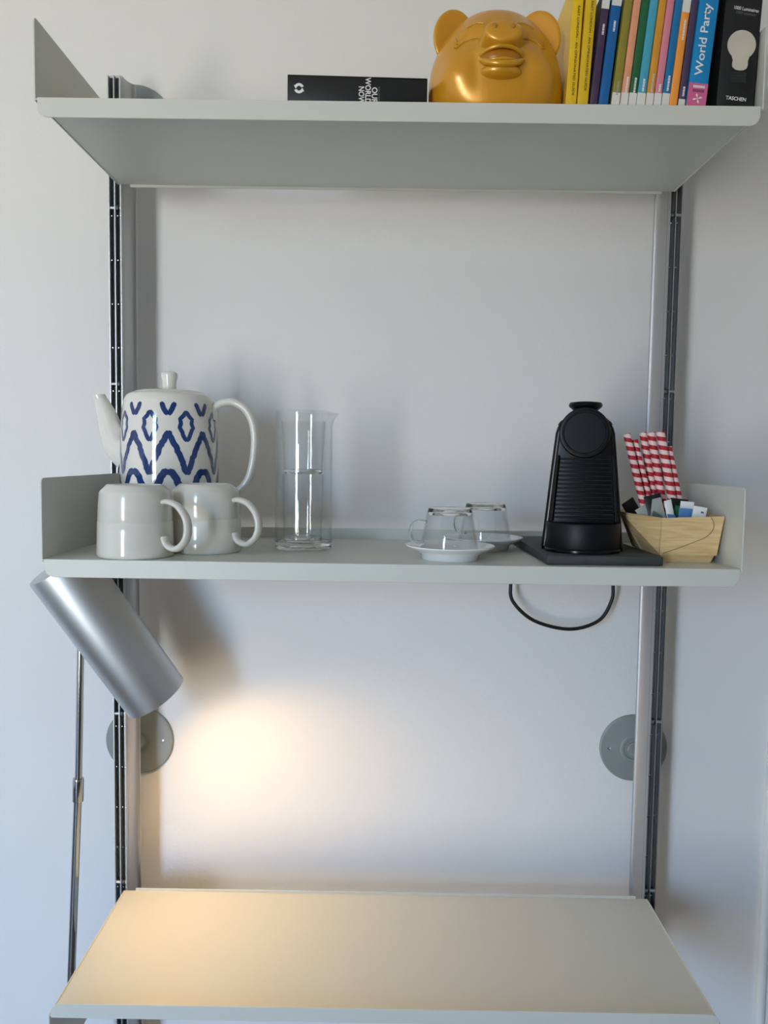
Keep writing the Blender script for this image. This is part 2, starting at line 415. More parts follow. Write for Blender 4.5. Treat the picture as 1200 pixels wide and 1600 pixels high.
# ------------------------------------------------------------------ floor lamp
def make_lamp():
    base = Vector((-0.567, 0.280, 0.0))
    t = thing('floor_lamp', 'lit metal lamp with tilted cylinder shade on a thin chrome pole', 'lamp', base)
    L = lambda p: Vector(p) - base
    obj('base', lathe([(0, 0), (0.078, 0), (0.078, 0.010), (0.074, 0.014), (0.014, 0.016), (0.012, 0.03), (0, 0.03)], 64), M['shade'], t)
    j0, j1 = Vector((-0.5215, 0.280, 0.952)), Vector((-0.5205, 0.280, 0.9915))
    obj('pole', rod(L(base)+Vector((0, 0, 0.01)), L(j0)+Vector((0, 0, 0.01)), 0.0066, 20), M['chrome'], t)
    obj('upper_pole', rod(L(j1)-Vector((0, 0, 0.01)), L((-0.511, 0.280, 1.318)), 0.0058, 20), M['chrome'], t)
    obj('joint_sleeve', lathe([(0.0, 0), (0.0088, 0), (0.0092, 0.002), (0.0092, 0.037), (0.0088, 0.0395), (0, 0.0395)], 24, mtx=align(L(j0), L(j1))), M['chrome'], t)
    A, B = Vector((-0.511, 0.190, 1.366)), Vector((-0.380, 0.250, 1.1435))
    Ln = (B-A).length; R = 0.0515
    m4 = align(L(A), L(B))
    sh = obj('lamp_shade', lathe([(0, 0.0), (R-0.004, 0.0), (R-0.001, 0.001), (R, 0.004), (R, Ln), (R-0.0016, Ln), (R-0.0016, 0.006), (0, 0.006)], 72, mtx=m4), M['shade'], t)
    obj('shade_lining', lathe([(R-0.0020, Ln-0.001), (R-0.0022, 0.0075), (0, 0.0075)], 48, mtx=m4), M['shade_in'], sh)
    # swivel joint at the back of the shade
    mid = A.lerp(B, 0.22)
    obj('swivel', rod(L((-0.511, 0.280, 1.312)), L(mid)+Vector((-0.008, 0.048, 0.0)), 0.008, 16), M['chrome'], t)
    bb = obj('bulb', ellipsoid((0, 0, 0), (0.021, 0.021, 0.027)), M['bulb'], t)
    bb.matrix_local = m4 @ Matrix.Translation((0, 0, Ln*0.52))
    obj('bulb_cap', lathe([(0, 0.008), (0.015, 0.008), (0.014, Ln*0.42), (0, Ln*0.42)], 20, mtx=m4), M['steel'], t)
    ld = bpy.data.lights.new('lamp_light', 'SPOT'); ld.energy = 6.2; ld.color = (1.0, 0.62, 0.25); ld.shadow_soft_size = 0.03
    ld.spot_size = math.radians(150); ld.spot_blend = 0.85
    lo = bpy.data.objects.new('lamp_light', ld); C.objects.link(lo); lo.parent = t
    aim = ((B-A).normalized() + Vector((0.02, -0.40, 0.0))).normalized()
    lo.matrix_local = Matrix.Translation(L(A.lerp(B, 0.92))) @ aim.to_track_quat('-Z', 'Y').to_matrix().to_4x4()
    return t
make_lamp()

# ------------------------------------------------------------------ teapot
def teapot():
    t = thing('teapot', 'white teapot with blue ikat zigzag and diamond pattern', 'teapot', (-0.349, 0.225, ZM+0.0002))
    prof = [(0, 0.0), (0.055, 0.0), (0.060, 0.003), (0.066, 0.012), (0.0715, 0.035), (0.0742, 0.07), (0.0752, 0.105), (0.0745, 0.145), (0.0725, 0.185), (0.0702, 0.212), (0.0685, 0.221), (0.0655, 0.2275), (0.061, 0.2315), (0.056, 0.2330)]
    outer = []
    sp = smooth_path([(r, 0, z) for r, z in prof[1:]], 4)
    outer = [(0, 0)] + [(p.x, p.z) for p in sp]
    full = outer + [(0.054, 0.2325), (0.054, 0.226), (0.060, 0.222), (0.066, 0.2), (0.069, 0.1), (0.062, 0.02), (0.0, 0.006)]
    body = obj('body', lathe(full, 96), M['teapot'], t, True, 50)
    def R(z):
        for (r0, z0), (r1, z1) in zip(outer[1:], outer[2:]):
            if z0 <= z <= z1: return r0 + (r1-r0)*(z-z0)/max(1e-9, z1-z0)
        return 0.07
    lid = obj('lid', lathe([(0, 0.2300), (0.0535, 0.2300), (0.0550, 0.2330), (0.0535, 0.2348), (0.045, 0.2368), (0.030, 0.2392), (0.015, 0.2408), (0, 0.2412)], 64), M['teapot'], t, True, 50)
    obj('lid_knob', lathe([(0, 0.2400), (0.0108, 0.2400), (0.0104, 0.2440), (0.0105, 0.2500), (0.0122, 0.2570), (0.0128, 0.2610), (0.0120, 0.2645), (0.0085, 0.2665), (0, 0.2670)], 40), M['teapot'], lid, True, 60)
    # spout: tapering, hollow-looking tip cut at a slant
    path = smooth_path([(-0.060, 0, 0.138), (-0.078, 0, 0.150), (-0.090, 0, 0.172), (-0.0985, 0, 0.198), (-0.1055, 0, 0.216), (-0.1110, 0, 0.2285)], 7)
    n = len(path); rad = [0.034 - 0.0240*min(1, (i/(n-1))*1.12)**0.62 + 0.0 for i in range(n)]
    sb = tube(path, rad, 28, up=(0, 1, 0)); sb.verts.ensure_lookup_table()
    for v in sb.verts[-28:]:                                # pouring end cut nearly level
        v.co.z = 0.2290 + 0.10*(v.co.x+0.1110)
    obj('spout', sb, M['teapot'], t, True, 40)
    # handle
    hp = smooth_path([(0.064, 0, 0.196), (0.071, 0, 0.2115), (0.083, 0, 0.2195), (0.100, 0, 0.2205), (0.118, 0, 0.2105), (0.1295, 0, 0.191), (0.1335, 0, 0.163), (0.131, 0, 0.130), (0.123, 0, 0.101), (0.108, 0, 0.083), (0.088, 0, 0.074), (0.070, 0, 0.071)], 6)
    n = len(hp); rad = [0.0068 + 0.007*max(0, 1-i/9)**1.5 + 0.004*max(0, 1-(n-1-i)/6) for i in range(n)]
    obj('handle', tube(hp, rad, 18, ell=(1.25, 0.9), up=(0, 1, 0)), M['teapot'], t, True, 60)
    # cobalt pattern: painted patches lying on the body
    pm = bmesh.new(); EPS = 0.00025
    def put(th, z):
        r = R(z) + EPS; a = math.radians(th)
        return (r*math.sin(a), -r*math.cos(a), z)
    def ribbon(pts, w, wob=0.0006, n=5):
        """pts: list of (theta deg, z) in surface metres along; w width m; jittered edges"""
        K = 180/PI/0.0735
        dense = []
        for (a, z0), (b, z1) in zip(pts, pts[1:]):
            L = math.hypot((b-a)/K, z1-z0); m = max(2, int(L/0.003))
            for i in range(m): dense.append((a+(b-a)*i/m, z0+(z1-z0)*i/m))
        dense.append(pts[-1]); rows = []
        for i, (a, z) in enumerate(dense):
            a0, z0 = dense[max(0, i-1)]; a1, z1 = dense[min(len(dense)-1, i+1)]
            dx, dz = (a1-a0)/K, z1-z0; l = math.hypot(dx, dz) or 1
            nx, nz = -dz/l, dx/l
            ww = w/2*(0.55 if i in (0, len(dense)-1) else 1)
            sft = wob*math.sin(i*1.35 + a*3)
            row = []
            for k in range(n):
                s = -1 + 2*k/(n-1)
                off = s*ww + sft
                row.append(pm.verts.new(put(a + nx*off*K, z + nz*off)))
            rows.append(row)
        for A, B in zip(rows, rows[1:]):
            for k in range(n-1): pm.faces.new((A[k], A[k+1], B[k+1], B[k]))
    S = 42.5
    for k in range(-4, 4):
        c = 13.5 + S*k; d = c + S/2
        for s in (-1, 1):                                   # small y shapes
            ribbon([(c + s*8.2, 0.2155), (c + s*5.0, 0.2065), (c + s*0.8, 0.1965)], 0.0078, 0.0003)
        for s in (-1, 1):                                   # diamonds
            ribbon([(d, 0.2030), (d + s*3.2, 0.1960), (d + s*7.4, 0.1905), (d + s*6.4, 0.1840), (d + s*8.2, 0.1780), (d + s*5.2, 0.1710), (d + s*3.6, 0.1650), (d + s*0.4, 0.1575)], 0.0064, 0.0003)
            ribbon([(c, 0.1730), (c + s*3.8, 0.1610), (c + s*9.0, 0.1500), (c + s*11.5, 0.1400), (c + s*15.5, 0.1300), (c + s*18.0, 0.1180), (d if s > 0 else c - S/2, 0.1085)], 0.0088, 0.0006)   # zigzag
            ribbon([(c - s*1.0, 0.1130), (c + s*4.5, 0.1115), (c + s*8.5, 0.1040), (c + s*11.0, 0.0950), (c + s*15.0, 0.0880)], 0.0105, 0.0004)    # lower arch
            ribbon([(c, 0.0740), (c + s*6, 0.0600), (c + s*13, 0.0450), (d if s > 0 else c - S/2, 0.0330)], 0.0062, 0.0005)
    o = obj('blue_pattern', pm, M['blue'], body, True, 60)
    o['label'] = 'cobalt blue zigzag, diamond and y shaped brush pattern'
teapot()

# ------------------------------------------------------------------ mugs (standing upside down)
def make_mug(label, loc, ang):
    t = thing('mug', label, 'mug', loc, (0, 0, ang), 'cream mugs in front of the teapot')
    prof = [(0.0440, 0.0), (0.0492, 0.0), (0.0505, 0.0012), (0.0508, 0.006), (0.0502, 0.030), (0.0497, 0.0476), (0.0492, 0.0483), (0.0495, 0.0490), (0.0484, 0.070), (0.0473, 0.085), (0.0462, 0.0885), (0.0395, 0.0945), (0.0375, 0.0968), (0.0352, 0.0972), (0.0335, 0.0955), (0.0325, 0.0945), (0, 0.0945)]
    inner = [(0, 0.086), (0.038, 0.086), (0.043, 0.08), (0.0455, 0.03), (0.0455, 0.004)]
    obj('body', lathe([(0.0455, 0.004)] + prof, 72), M['stoneware'], t, True, 50)
    obj('inside', lathe(inner, 48), M['stoneware'], t)
    hp = smooth_path([(0.0455, 0, 0.0745), (0.056, 0, 0.0755), (0.072, 0, 0.0700), (0.0845, 0, 0.0560), (0.0880, 0, 0.0390), (0.0830, 0, 0.0235), (0.070, 0, 0.0135), (0.0575, 0, 0.0150), (0.0515, 0, 0.0210), (0.0490, 0, 0.0285)], 6)
    n = len(hp); rad = [0.0052 + 0.0012*math.sin(PI*i/(n-1)) + (0.0022*max(0, 1-(n-1-i)/8)) for i in range(n)]
    obj('handle', tube(hp, rad, 16, ell=(1.15, 0.72), up=(0, 1, 0)), M['stoneware'], t, True, 60)
    return t
make_mug('cream stoneware mug turned upside down by the shelf end panel', (-0.3490, 0.0525, ZM+0.0002), math.radians(-24))
make_mug('cream stoneware mug turned upside down below the teapot handle', (-0.2680, 0.1180, ZM+0.0002), math.radians(-22))

# ------------------------------------------------------------------ carafe with two tumblers in it
def carafe():
    t = thing('carafe', 'clear glass carafe with pouring lip and tumblers nested inside', 'carafe', (-0.1325, 0.170, ZM+0.0002))
    prof = [(0.0428, 0.0116), (0.0428, 0.060), (0.0428, 0.120), (0.0428, 0.170), (0.0428, 0.185), (0.0428, 0.190), (0.0428, 0.195), (0.0428, 0.1995), (0.0428, 0.2045), (0.0423, 0.2055), (0.0415, 0.2045), (0.0414, 0.1995), (0.0414, 0.195), (0.0414, 0.190), (0.0414, 0.185), (0.0414, 0.170), (0.0414, 0.120), (0.0414, 0.060), (0.0412, 0.0116)]
    bm = lathe(prof, 96)
    for v in bm.verts:                                      # pinch the pouring lip out towards +x
        if v.co.z > 0.185:
            r = math.hypot(v.co.x, v.co.y); a = math.atan2(v.co.y, v.co.x) if r > 1e-6 else 0
            k = max(0, (v.co.z-0.185)/0.02)**1.5 * math.exp(-(a/0.30)**2)
            v.co.x += 0.0085*k*math.cos(a); v.co.y += 0.0085*k*math.sin(a); v.co.z -= 0.003*k
    obj('vessel', bm, M['glass'], t, True, 50)
    obj('thick_base', lathe([(0, 0.0008), (0.034, 0.0008), (0.037, 0.0), (0.0405, 0.0), (0.0424, 0.002), (0.0428, 0.0116), (0.0412, 0.0116), (0.0390, 0.0106), (0.0300, 0.0098), (0, 0.0094)], 96), M['glass_thick'], t, True, 40)
carafe()
def tumbler(label, z, h, r0, r1):
    t = thing('tumbler', label, 'tumbler', (-0.1335, 0.170, z), (0, 0, 0), 'tumblers stacked in the carafe')
    obj('tumbler_wall', lathe([(r0, 0.0062), (r1, h-0.001), (r1-0.0006, h), (r1-0.0012, h-0.001), (r0-0.0012, 0.0062)], 64), M['glass'], t, True, 40)
    obj('tumbler_base', lathe([(0, 0), (r0-0.002, 0), (r0, 0.002), (r0, 0.0062), (r0-0.0012, 0.0062), (r0-0.006, 0.0055), (0, 0.0052)], 64), M['glass_thick'], t, True, 40)
tumbler('clear glass tumbler at the bottom inside the carafe', ZM+0.0118, 0.100, 0.0285, 0.0310)
tumbler('clear glass tumbler stacked on top of another inside the carafe', ZM+0.1125, 0.078, 0.0290, 0.0330)

# ------------------------------------------------------------------ espresso cups upside down on saucers
def saucer(label, x, y):
    prof = [(0, 0.0015), (0.034, 0.0015), (0.035, 0.0), (0.0385, 0.0), (0.0395, 0.002), (0.0415, 0.008), (0.0500, 0.0125), (0.0590, 0.0165), (0.0612, 0.0182), (0.0608, 0.0194), (0.0590, 0.0192), (0.0490, 0.0150), (0.0400, 0.0105), (0.0340, 0.0070), (0, 0.0062)]
    o = tag(obj('saucer', lathe(prof, 80), M['porcelain'], None, True, 50), label, 'saucer', 'white saucers under the glass cups')
    o.location = (x, y, ZM+0.0002)
def cup(label, x, y, ang):
    t = thing('espresso_cup', label, 'cup', (x, y, ZM+0.0125), (0, 0, ang), 'glass cups upside down on saucers')
    h = 0.0580
    prof = [(0.0385, 0.0), (0.0398, 0.0006), (0.0400, 0.002), (0.0375, 0.018), (0.0318, h-0.0090), (0.0300, h-0.0090), (0.0355, 0.018), (0.0382, 0.002)]
    obj('cup_body', lathe(prof, 72, closed_loop=True), M['glass'], t, True, 40)
    obj('thick_base', lathe([(0, h-0.0010), (0.0270, h-0.0006), (0.0285, h), (0.0298, h-0.001), (0.0305, h-0.004), (0.0318, h-0.0090), (0.0300, h-0.0090), (0.0265, h-0.0068), (0, h-0.0060)], 72), M['glass_thick'], t, True, 40)
    hp = smooth_path([(-0.0365, 0, 0.0105), (-0.044, 0, 0.0085), (-0.0520, 0, 0.0140), (-0.0555, 0, 0.0240), (-0.0530, 0, 0.0345), (-0.0450, 0, 0.0400), (-0.0335, 0, 0.0385)], 6)
    obj('handle', tube(hp, 0.0032, 14, ell=(1.3, 0.8), up=(0, 1, 0)), M['glass_thick'], t, True, 60)
saucer('white saucer under the glass cup whose handle shows', 0.0812, 0.068)
saucer('white saucer beside the slate slab, under a glass cup', 0.1405, 0.190)
cup('clear glass espresso cup upside down with its loop handle showing', 0.0800, 0.068, math.radians(12))
cup('clear glass espresso cup upside down beside the slate slab', 0.1440, 0.190, math.radians(-40))

# ------------------------------------------------------------------ slate slab and coffee machine
sl = bmesh.new(); box(-0.0775, 0.0775, -0.132, 0.132, 0, 0.0122, 0.0012, 2, bm=sl)
so = tag(obj('slate_slab', sl, M['slate']), 'dark slate slab under the black coffee machine', 'slab'); so.location = (0.2795, 0.153, ZM+0.0002); so.rotation_euler = (0, 0, math.radians(1.5))

def coffee_machine():
    t = thing('coffee_machine', 'small black capsule coffee machine with ribbed front on slate', 'coffee machine', (0.2535, 0.016, ZM+0.0126), (0, 0, math.radians(-11)))
    def outline(k=1.0, zt=0.0):
        half = [(0.0555, 0.0), (0.0558, 0.006), (0.0535, 0.030), (0.0468, 0.100), (0.0425, 0.143), (0.0410, 0.156)]
        pts = []
        for i in range(9):                                   # arch
            a = i/8*PI/2
            pts.append((0.0410*math.cos(a)**0.9 if i < 8 else 0.0, 0.156 + 0.0385*math.sin(a)))
        full = half[:-1] + pts
        full = [(x*k, zt + z) for x, z in full]
        return full + [(-x, z) for x, z in full[::-1] if x > 1e-6]
    hb = prism(outline(), 'Y', 0.070, 0.235, 0.004, 3)
    for v in hb.verts: v.co.x *= 1 - 0.38*max(0, (v.co.y-0.075)/0.16)
    obj('housing', hb, M['black_gloss'], t, True, 40)
    # front frame: arched, slightly proud, with the sunken ribbed panel
    inner = outline(0.90, 0.0)
    inner = [(x, 0.004 + z*0.965) for x, z in inner]
    obj('front_frame', prism(inner, 'Y', 0.058, 0.072, 0.003, 3), M['black_plastic'], t, True, 40)
    m4 = Matrix.Translation((-0.0015, 0.0585, 0.1635)) @ Matrix.Rotation(PI/2, 4, 'X')
    obj('round_cover', lathe([(0, 0.0), (0.0345, 0), (0.0345, 0.005), (0.0330, 0.0068), (0.0305, 0.0072), (0.0300, 0.0062), (0.0285, 0.0062), (0.0275, 0.0074), (0, 0.0082)], 64, mtx=m4), M['black_disc'], t, True, 40)
    # ribs
    z0, z1, nr = 0.0470, 0.1280, 15
    for i in range(nr):
        z = z0 + (z1-z0)*i/(nr-1); w = 0.0400 - (0.0400-0.0335)*i/(nr-1)
        obj('rib', box(-w, w, 0.0525, 0.0590, z-0.0013, z+0.0008, 0.0005, 1), M['black_disc'], t, True, 40)
    for s in (-1, 1):
        obj('side_rail', prism([(s*0.0415, 0.041), (s*0.0450, 0.041), (s*0.0375, 0.1330), (s*0.0345, 0.1330)], 'Y', 0.0505, 0.0590, 0.0008, 1), M['black_plastic'], t)
    # curved drip tray at the foot
    arc = [(0.0500*math.sin(a), 0.0600-0.040*math.cos(a)) for a in [(-1+2*i/24)*1.45 for i in range(25)]]
    arc = [(x, y) for x, y in arc] + [(0.0497, 0.075), (-0.0497, 0.075)]
    dt = prism(arc, 'Z', 0.0045, 0.0405, 0.0022, 2)
    tr = obj('drip_tray', dt, M['black_disc'], t, True, 40)
    arc2 = [(x*1.03, 0.0600 + (y-0.0600)*1.03) for x, y in arc]
    obj('tray_base', prism(arc2, 'Z', 0.0, 0.0050, 0.001, 1), M['black_gloss'], tr, True, 40)
    # lever on top: mushroom-shaped grip and hinge shoulders
    lv = obj('lever', lathe([(0, 0.186), (0.0180, 0.186), (0.0165, 0.1925), (0.0170, 0.1960), (0.0225, 0.2005), (0.0232, 0.2035), (0.0215, 0.2065), (0.0120, 0.2078), (0, 0.2080)], 48), M['black_plastic'], t, True, 40)
    lv.location = (0, 0.085, 0)
    for s in (-1, 1):
        sh = obj('shoulder', prism([(s*0.022, 0.189), (s*0.034, 0.1800), (s*0.037, 0.1760), (s*0.034, 0.1750), (s*0.020, 0.184)], 'Y', 0.074, 0.120, 0.0012, 2), M['black_plastic'], t)
    obj('water_tank', prism(rrect(-0.026, 0.026, 0.010, 0.150, 0.02, 5), 'Y', 0.2352, 0.248, 0.004, 2), M['black_plastic'], t)
coffee_machine()

pts = [(0.3010, 0.2620, 1.440), (0.3010, 0.300, 1.442), (0.320, 0.345, 1.438), (0.350, 0.372, 1.425), (0.3895, 0.379, 1.385), (0.3968, 0.380, 1.320), (0.3946, 0.380, 1.288), (0.373, 0.380, 1.253), (0.3222, 0.380, 1.2372), (0.259, 0.380, 1.2513), (0.2200, 0.380, 1.2853), (0.2150, 0.380, 1.3174), (0.2165, 0.380, 1.350), (0.228, 0.381, 1.378), (0.255, 0.384, 1.390), (0.300, 0.388, 1.392), (0.345, 0.392, 1.394)]
cd = thing('power_cord', 'black cord of the coffee machine looping below the shelf', 'cord', (0.3010, 0.2620, 1.440))
o_ = Vector((0.3010, 0.2620, 1.440))
obj('cable', tube([p - o_ for p in smooth_path(pts, 8)], 0.0032, 12), M['rubber'], cd)
obj('plug', rod(Vector((0.345, 0.392, 1.394)) - o_, Vector((0.345, 0.418, 1.394)) - o_, 0.010, 16), M['rubber'], cd)

# ------------------------------------------------------------------ veneer basket with straws and sachets
def basket():
    t = thing('veneer_basket', 'pale beech veneer basket holding straws and sachets', 'basket', (0.405, 0.105, ZM+0.0002))
    ctr = Vector((0.405, 0.105))
    rim = [(0.3655, 0.0480), (0.4495, 0.0480), (0.4500, 0.1650), (0.4050, 0.2050), (0.3540, 0.1900), (0.3275, 0.1200)]
    zr = [0.0622, 0.0655, 0.0655, 0.0680, 0.0680, 0.0655]
    foot = [(0.3680, 0.0600), (0.4460, 0.0600), (0.4460, 0.1550), (0.4030, 0.1850), (0.3640, 0.1720), (0.3610, 0.1200)]
    zf = 0.0105
    n = 6
    for i in range(n):
        j = (i+1) % n
        bm = bmesh.new(); th = 0.0016
        def inn(p):
            v = (ctr - Vector(p)); return Vector(p) + v.normalized()*th
        A, B, Cc, D = foot[i], foot[j], rim[j], rim[i]
        ov = 0.0012 if i == 0 else 0
        o4 = [Vector((*A, zf)), Vector((*B, zf)), Vector((*Cc, zr[j])), Vector((*D, zr[i]))]
        i4 = [Vector((*inn(A), zf)), Vector((*inn(B), zf)), Vector((*inn(Cc), zr[j])), Vector((*inn(D), zr[i]))]
        off = Vector((0.405, 0.105, 0))
        vo = [bm.verts.new(p-off) for p in o4]; vi = [bm.verts.new(p-off) for p in i4]
        bm.faces.new(vo); bm.faces.new(vi[::-1])
        for k in range(4): bm.faces.new((vo[k], vo[(k+1) % 4], vi[(k+1) % 4], vi[k]))
        obj('side_board', bm, M['veneer'], t, False)
    # tray bottom, chamfered inwards towards the shelf
    up = [(ctr + (Vector(p)-ctr)*0.95) for p in foot]
    dn = [(ctr + (Vector(p)-ctr)*0.86) for p in foot]
    dn = [Vector((max(p.x, 0.3605), p.y)) for p in dn]
    bm = bmesh.new()
    vu = [bm.verts.new((p.x-0.405, p.y-0.105, zf+0.0005)) for p in up]; vd = [bm.verts.new((p.x-0.405, p.y-0.105, 0.0)) for p in dn]
    bm.faces.new(vu); bm.faces.new(vd[::-1])
    for k in range(n): bm.faces.new((vu[k], vu[(k+1) % n], vd[(k+1) % n], vd[k]))
    obj('bottom_board', bm, M['veneer'], t, False)
    # curved veneer tab line on the front board: a thin raised edge
    pl_ = [(0.372, 0.0128), (0.392, 0.0205), (0.412, 0.0290), (0.4275, 0.0365), (0.4360, 0.0470), (0.4355, 0.0570), (0.4310, 0.0638)]
    def onb(x, z):
        s = (z-zf)/(0.064-zf); return (x-0.405, 0.0600 + (0.0480-0.0600)*s - 0.0003 - 0.105, z)
    obj('tab_edge', tube(smooth_path([onb(x, z) for x, z in pl_], 6), 0.00045, 6), M['veneer_groove'], t)
basket()
straws = [((0.3300, 0.104, 1.5765), (0.3520, 0.104, 1.4957), 0.0046, 'leaning beside the coffee machine, taller of the pair'),
          ((0.3440, 0.113, 1.5690), (0.3647, 0.113, 1.4956), 0.0040, 'leaning beside the coffee machine, lower of the pair'),
          ((0.3590, 0.124, 1.5795), (0.3825, 0.124, 1.4679), 0.0048, 'in the bundle, at its edge nearest the coffee machine'),
          ((0.3672, 0.113, 1.5795), (0.3868, 0.113, 1.4814), 0.0052, 'in the middle of the tall bundle'),
          ((0.3765, 0.102, 1.5800), (0.3975, 0.102, 1.4821), 0.0054, 'in the tall bundle, foremost of it'),
          ((0.3915, 0.112, 1.5595), (0.4090, 0.112, 1.4872), 0.0048, 'shortest one in the basket')]
for a, b, r, w in straws:
    r *= 1.1
    a, b = Vector(a), Vector(b); d = (b-a).normalized(); bot = a + d*((1.4165-a.z)/d.z)
    if bot.z < 1.4: bot.z = 1.4165
    L = (a-bot).length
    o = tag(obj('paper_straw', lathe([(r-0.0006, 0.0), (r, 0.0), (r, L), (r-0.0006, L)], 28, closed_loop=True), M['straw']), 'red and white striped paper straw ' + w, 'straw', 'striped straws in the basket')
    o.matrix_world = align(bot, a)

def packet(name, label, cat, group, pos, rot, w, h, mm, th=0.0012, bits=()):
    t = thing(name, label, cat, pos, rot, group)
    bm = bmesh.new(); nx, nz = 6, 4
    fr, bk = [], []
    for j in range(nz+1):
        for i in range(nx+1):
            u, v = -1+2*i/nx, -1+2*j/nz
            y = th*(1-u**4)*(1-v**4) + 0.0002
            fr.append(bm.verts.new((u*w/2, -y, (v+1)*h/2))); bk.append(bm.verts.new((u*w/2, y, (v+1)*h/2)))
    for j in range(nz):
        for i in range(nx):
            k = j*(nx+1)+i
            bm.faces.new((fr[k], fr[k+1], fr[k+nx+2], fr[k+nx+1])); bm.faces.new((bk[k], bk[k+nx+1], bk[k+nx+2], bk[k+1]))
    edge = [j*(nx+1)+i for (i, j) in [(i, 0) for i in range(nx+1)] + [(nx, j) for j in range(1, nz+1)] + [(i, nz) for i in range(nx-1, -1, -1)] + [(0, j) for j in range(nz-1, 0, -1)]]
    for a, b in zip(edge, edge[1:]+edge[:1]): bm.faces.new((fr[a], bk[a], bk[b], fr[b]))
    obj('wrapper', bm, M[mm], t)
    for (nm, poly, m2) in bits:
        obj(nm, flat_poly(poly, -th-0.0006), M[m2], t, False)
    return t
g_s = 'sachets in the veneer basket'
packet('sugar_sachet', 'white sachet with blue foot, folded tip, beside the straws', 'sachet', g_s, (0.3915, 0.0720, 1.4350), (0, math.radians(-14), math.radians(10)), 0.011, 0.052, 'sachet_white', 0.002,
       [('blue_print', [(-0.0055, 0.002), (0.0055, 0.002), (0.0055, 0.030), (-0.0055, 0.034)], 'sachet_blue')])
packet('sugar_sachet', 'blue and white sachet between two white sachets', 'sachet', g_s, (0.4050, 0.0760, 1.4320), (0, math.radians(4), 0), 0.020, 0.042, 'sachet_blue', 0.0016)
packet('sugar_sachet', 'plain white sachet standing highest behind the blue one', 'sachet', g_s, (0.4085, 0.0830, 1.4320), (math.radians(-4), math.radians(5), 0), 0.019, 0.0515, 'sachet_white', 0.0014)
packet('sugar_sachet', 'white sachet with a small grey mark at the basket end', 'sachet', g_s, (0.4180, 0.0700, 1.4320), (0, math.radians(9), 0), 0.019, 0.0455, 'sachet_white', 0.0014,
       [('grey_mark', [(0.001, 0.037), (0.005, 0.037), (0.005, 0.0395), (0.001, 0.0395)], 'grey_print')])
packet('tea_sachet', 'black tea packet with grey and green label below the pair of straws', 'sachet', g_s, (0.3800, 0.0830, 1.4280), (math.radians(-6), math.radians(-14), 0), 0.024, 0.066, 'sachet_black', 0.002,
       [('grey_label', [(-0.002, 0.060), (0.0105, 0.060), (0.0105, 0.020), (-0.0105, 0.036)], 'sachet_silver'), ('green_leaf_print', [(-0.008, 0.038), (-0.004, 0.045), (0.008, 0.032), (0.006, 0.026)], 'sachet_green')])
packet('tea_sachet', 'black tea packet poking out beside the coffee machine', 'sachet', g_s, (0.3720, 0.1250, 1.4300), (math.radians(2), math.radians(-34), math.radians(8)), 0.020, 0.062, 'sachet_black', 0.002)
packet('tea_sachet', 'grey tea sachet lying behind the rim beside the coffee machine', 'sachet', g_s, (0.3770, 0.0905, 1.4330), (math.radians(0), math.radians(-33), 0), 0.020, 0.050, 'sachet_silver', 0.002)
packet('tea_sachet', 'black tea packet wedged in front of the shortest straw', 'sachet', g_s, (0.3990, 0.0900, 1.4330), (math.radians(-5), math.radians(6), 0), 0.025, 0.054, 'sachet_black', 0.002,
       [('green_edge_print', [(-0.0115, 0.014), (-0.003, 0.014), (0.002, 0.044), (-0.006, 0.044)], 'sachet_green')])

# ------------------------------------------------------------------ top shelf: flat book
def flat_book():
    W, Hh, Dp = 0.1800, 0.0460, 0.235
    t = thing('book', 'thick black book lying flat beside the gold pig', 'book', (-0.1425, 0.0300, ZT+0.0002), (0, 0, math.radians(2.0)))
    c = bmesh.new()
    box(0, W, 0, Dp, 0, 0.003, 0.0006, 1, bm=c); box(0, W, 0, Dp, Hh-0.003, Hh, 0.0006, 1, bm=c)
    box(0, W, 0, 0.003, 0.0, Hh, 0.0008, 2, bm=c)
    cv = obj('cover', c, bookmat('#101113', 0.4), t)
    obj('page_block', box(0.003, W-0.003, 0.003, Dp-0.004, 0.003, Hh-0.003), M['paper'], t, False)
    y = -0.0003
    for s, x, w, zc in (('OUR', 0.1120, 0.0205, 0.0225), ('WORLD', 0.1035, 0.0320, 0.0287), ('NOW', 0.0950, 0.0215, 0.0225)):
        text_mesh('title_lettering', s, M['white_print'], cv, (x, y, zc), width=w, height=0.0074, turn=-PI/2, bold=0.02)
    text_mesh('author_lettering', 'REUTERS', M['grey_print'], cv, (0.1178, y, 0.0235), width=0.020, height=0.0020, turn=-PI/2)
    # emblem: two interlocking arrows in a ring
    em = bmesh.new(); cx, cz, R1, R0 = 0.0148, 0.0290, 0.0064, 0.0030
    for k in (0, 1):
        pts = []
        a0 = k*PI + 0.35
        for i in range(9): a = a0 + i/8*2.2; pts.append((cx+R1*math.cos(a), cz+R1*math.sin(a)))
        a = a0+2.2; pts.append((cx+(R1+0.0016)*math.cos(a+0.05), cz+(R1+0.0016)*math.sin(a+0.05)))
        pts.append((cx+0.0044*math.cos(a+0.75), cz+0.0044*math.sin(a+0.75)))
        for i in range(8, -1, -1): a = a0 + i/8*2.0; pts.append((cx+R0*math.cos(a), cz+R0*math.sin(a)))
        em.faces.new([em.verts.new((px, y, pz)) for px, pz in pts])
    obj('emblem', em, M['white_print'], cv, False)
flat_book()

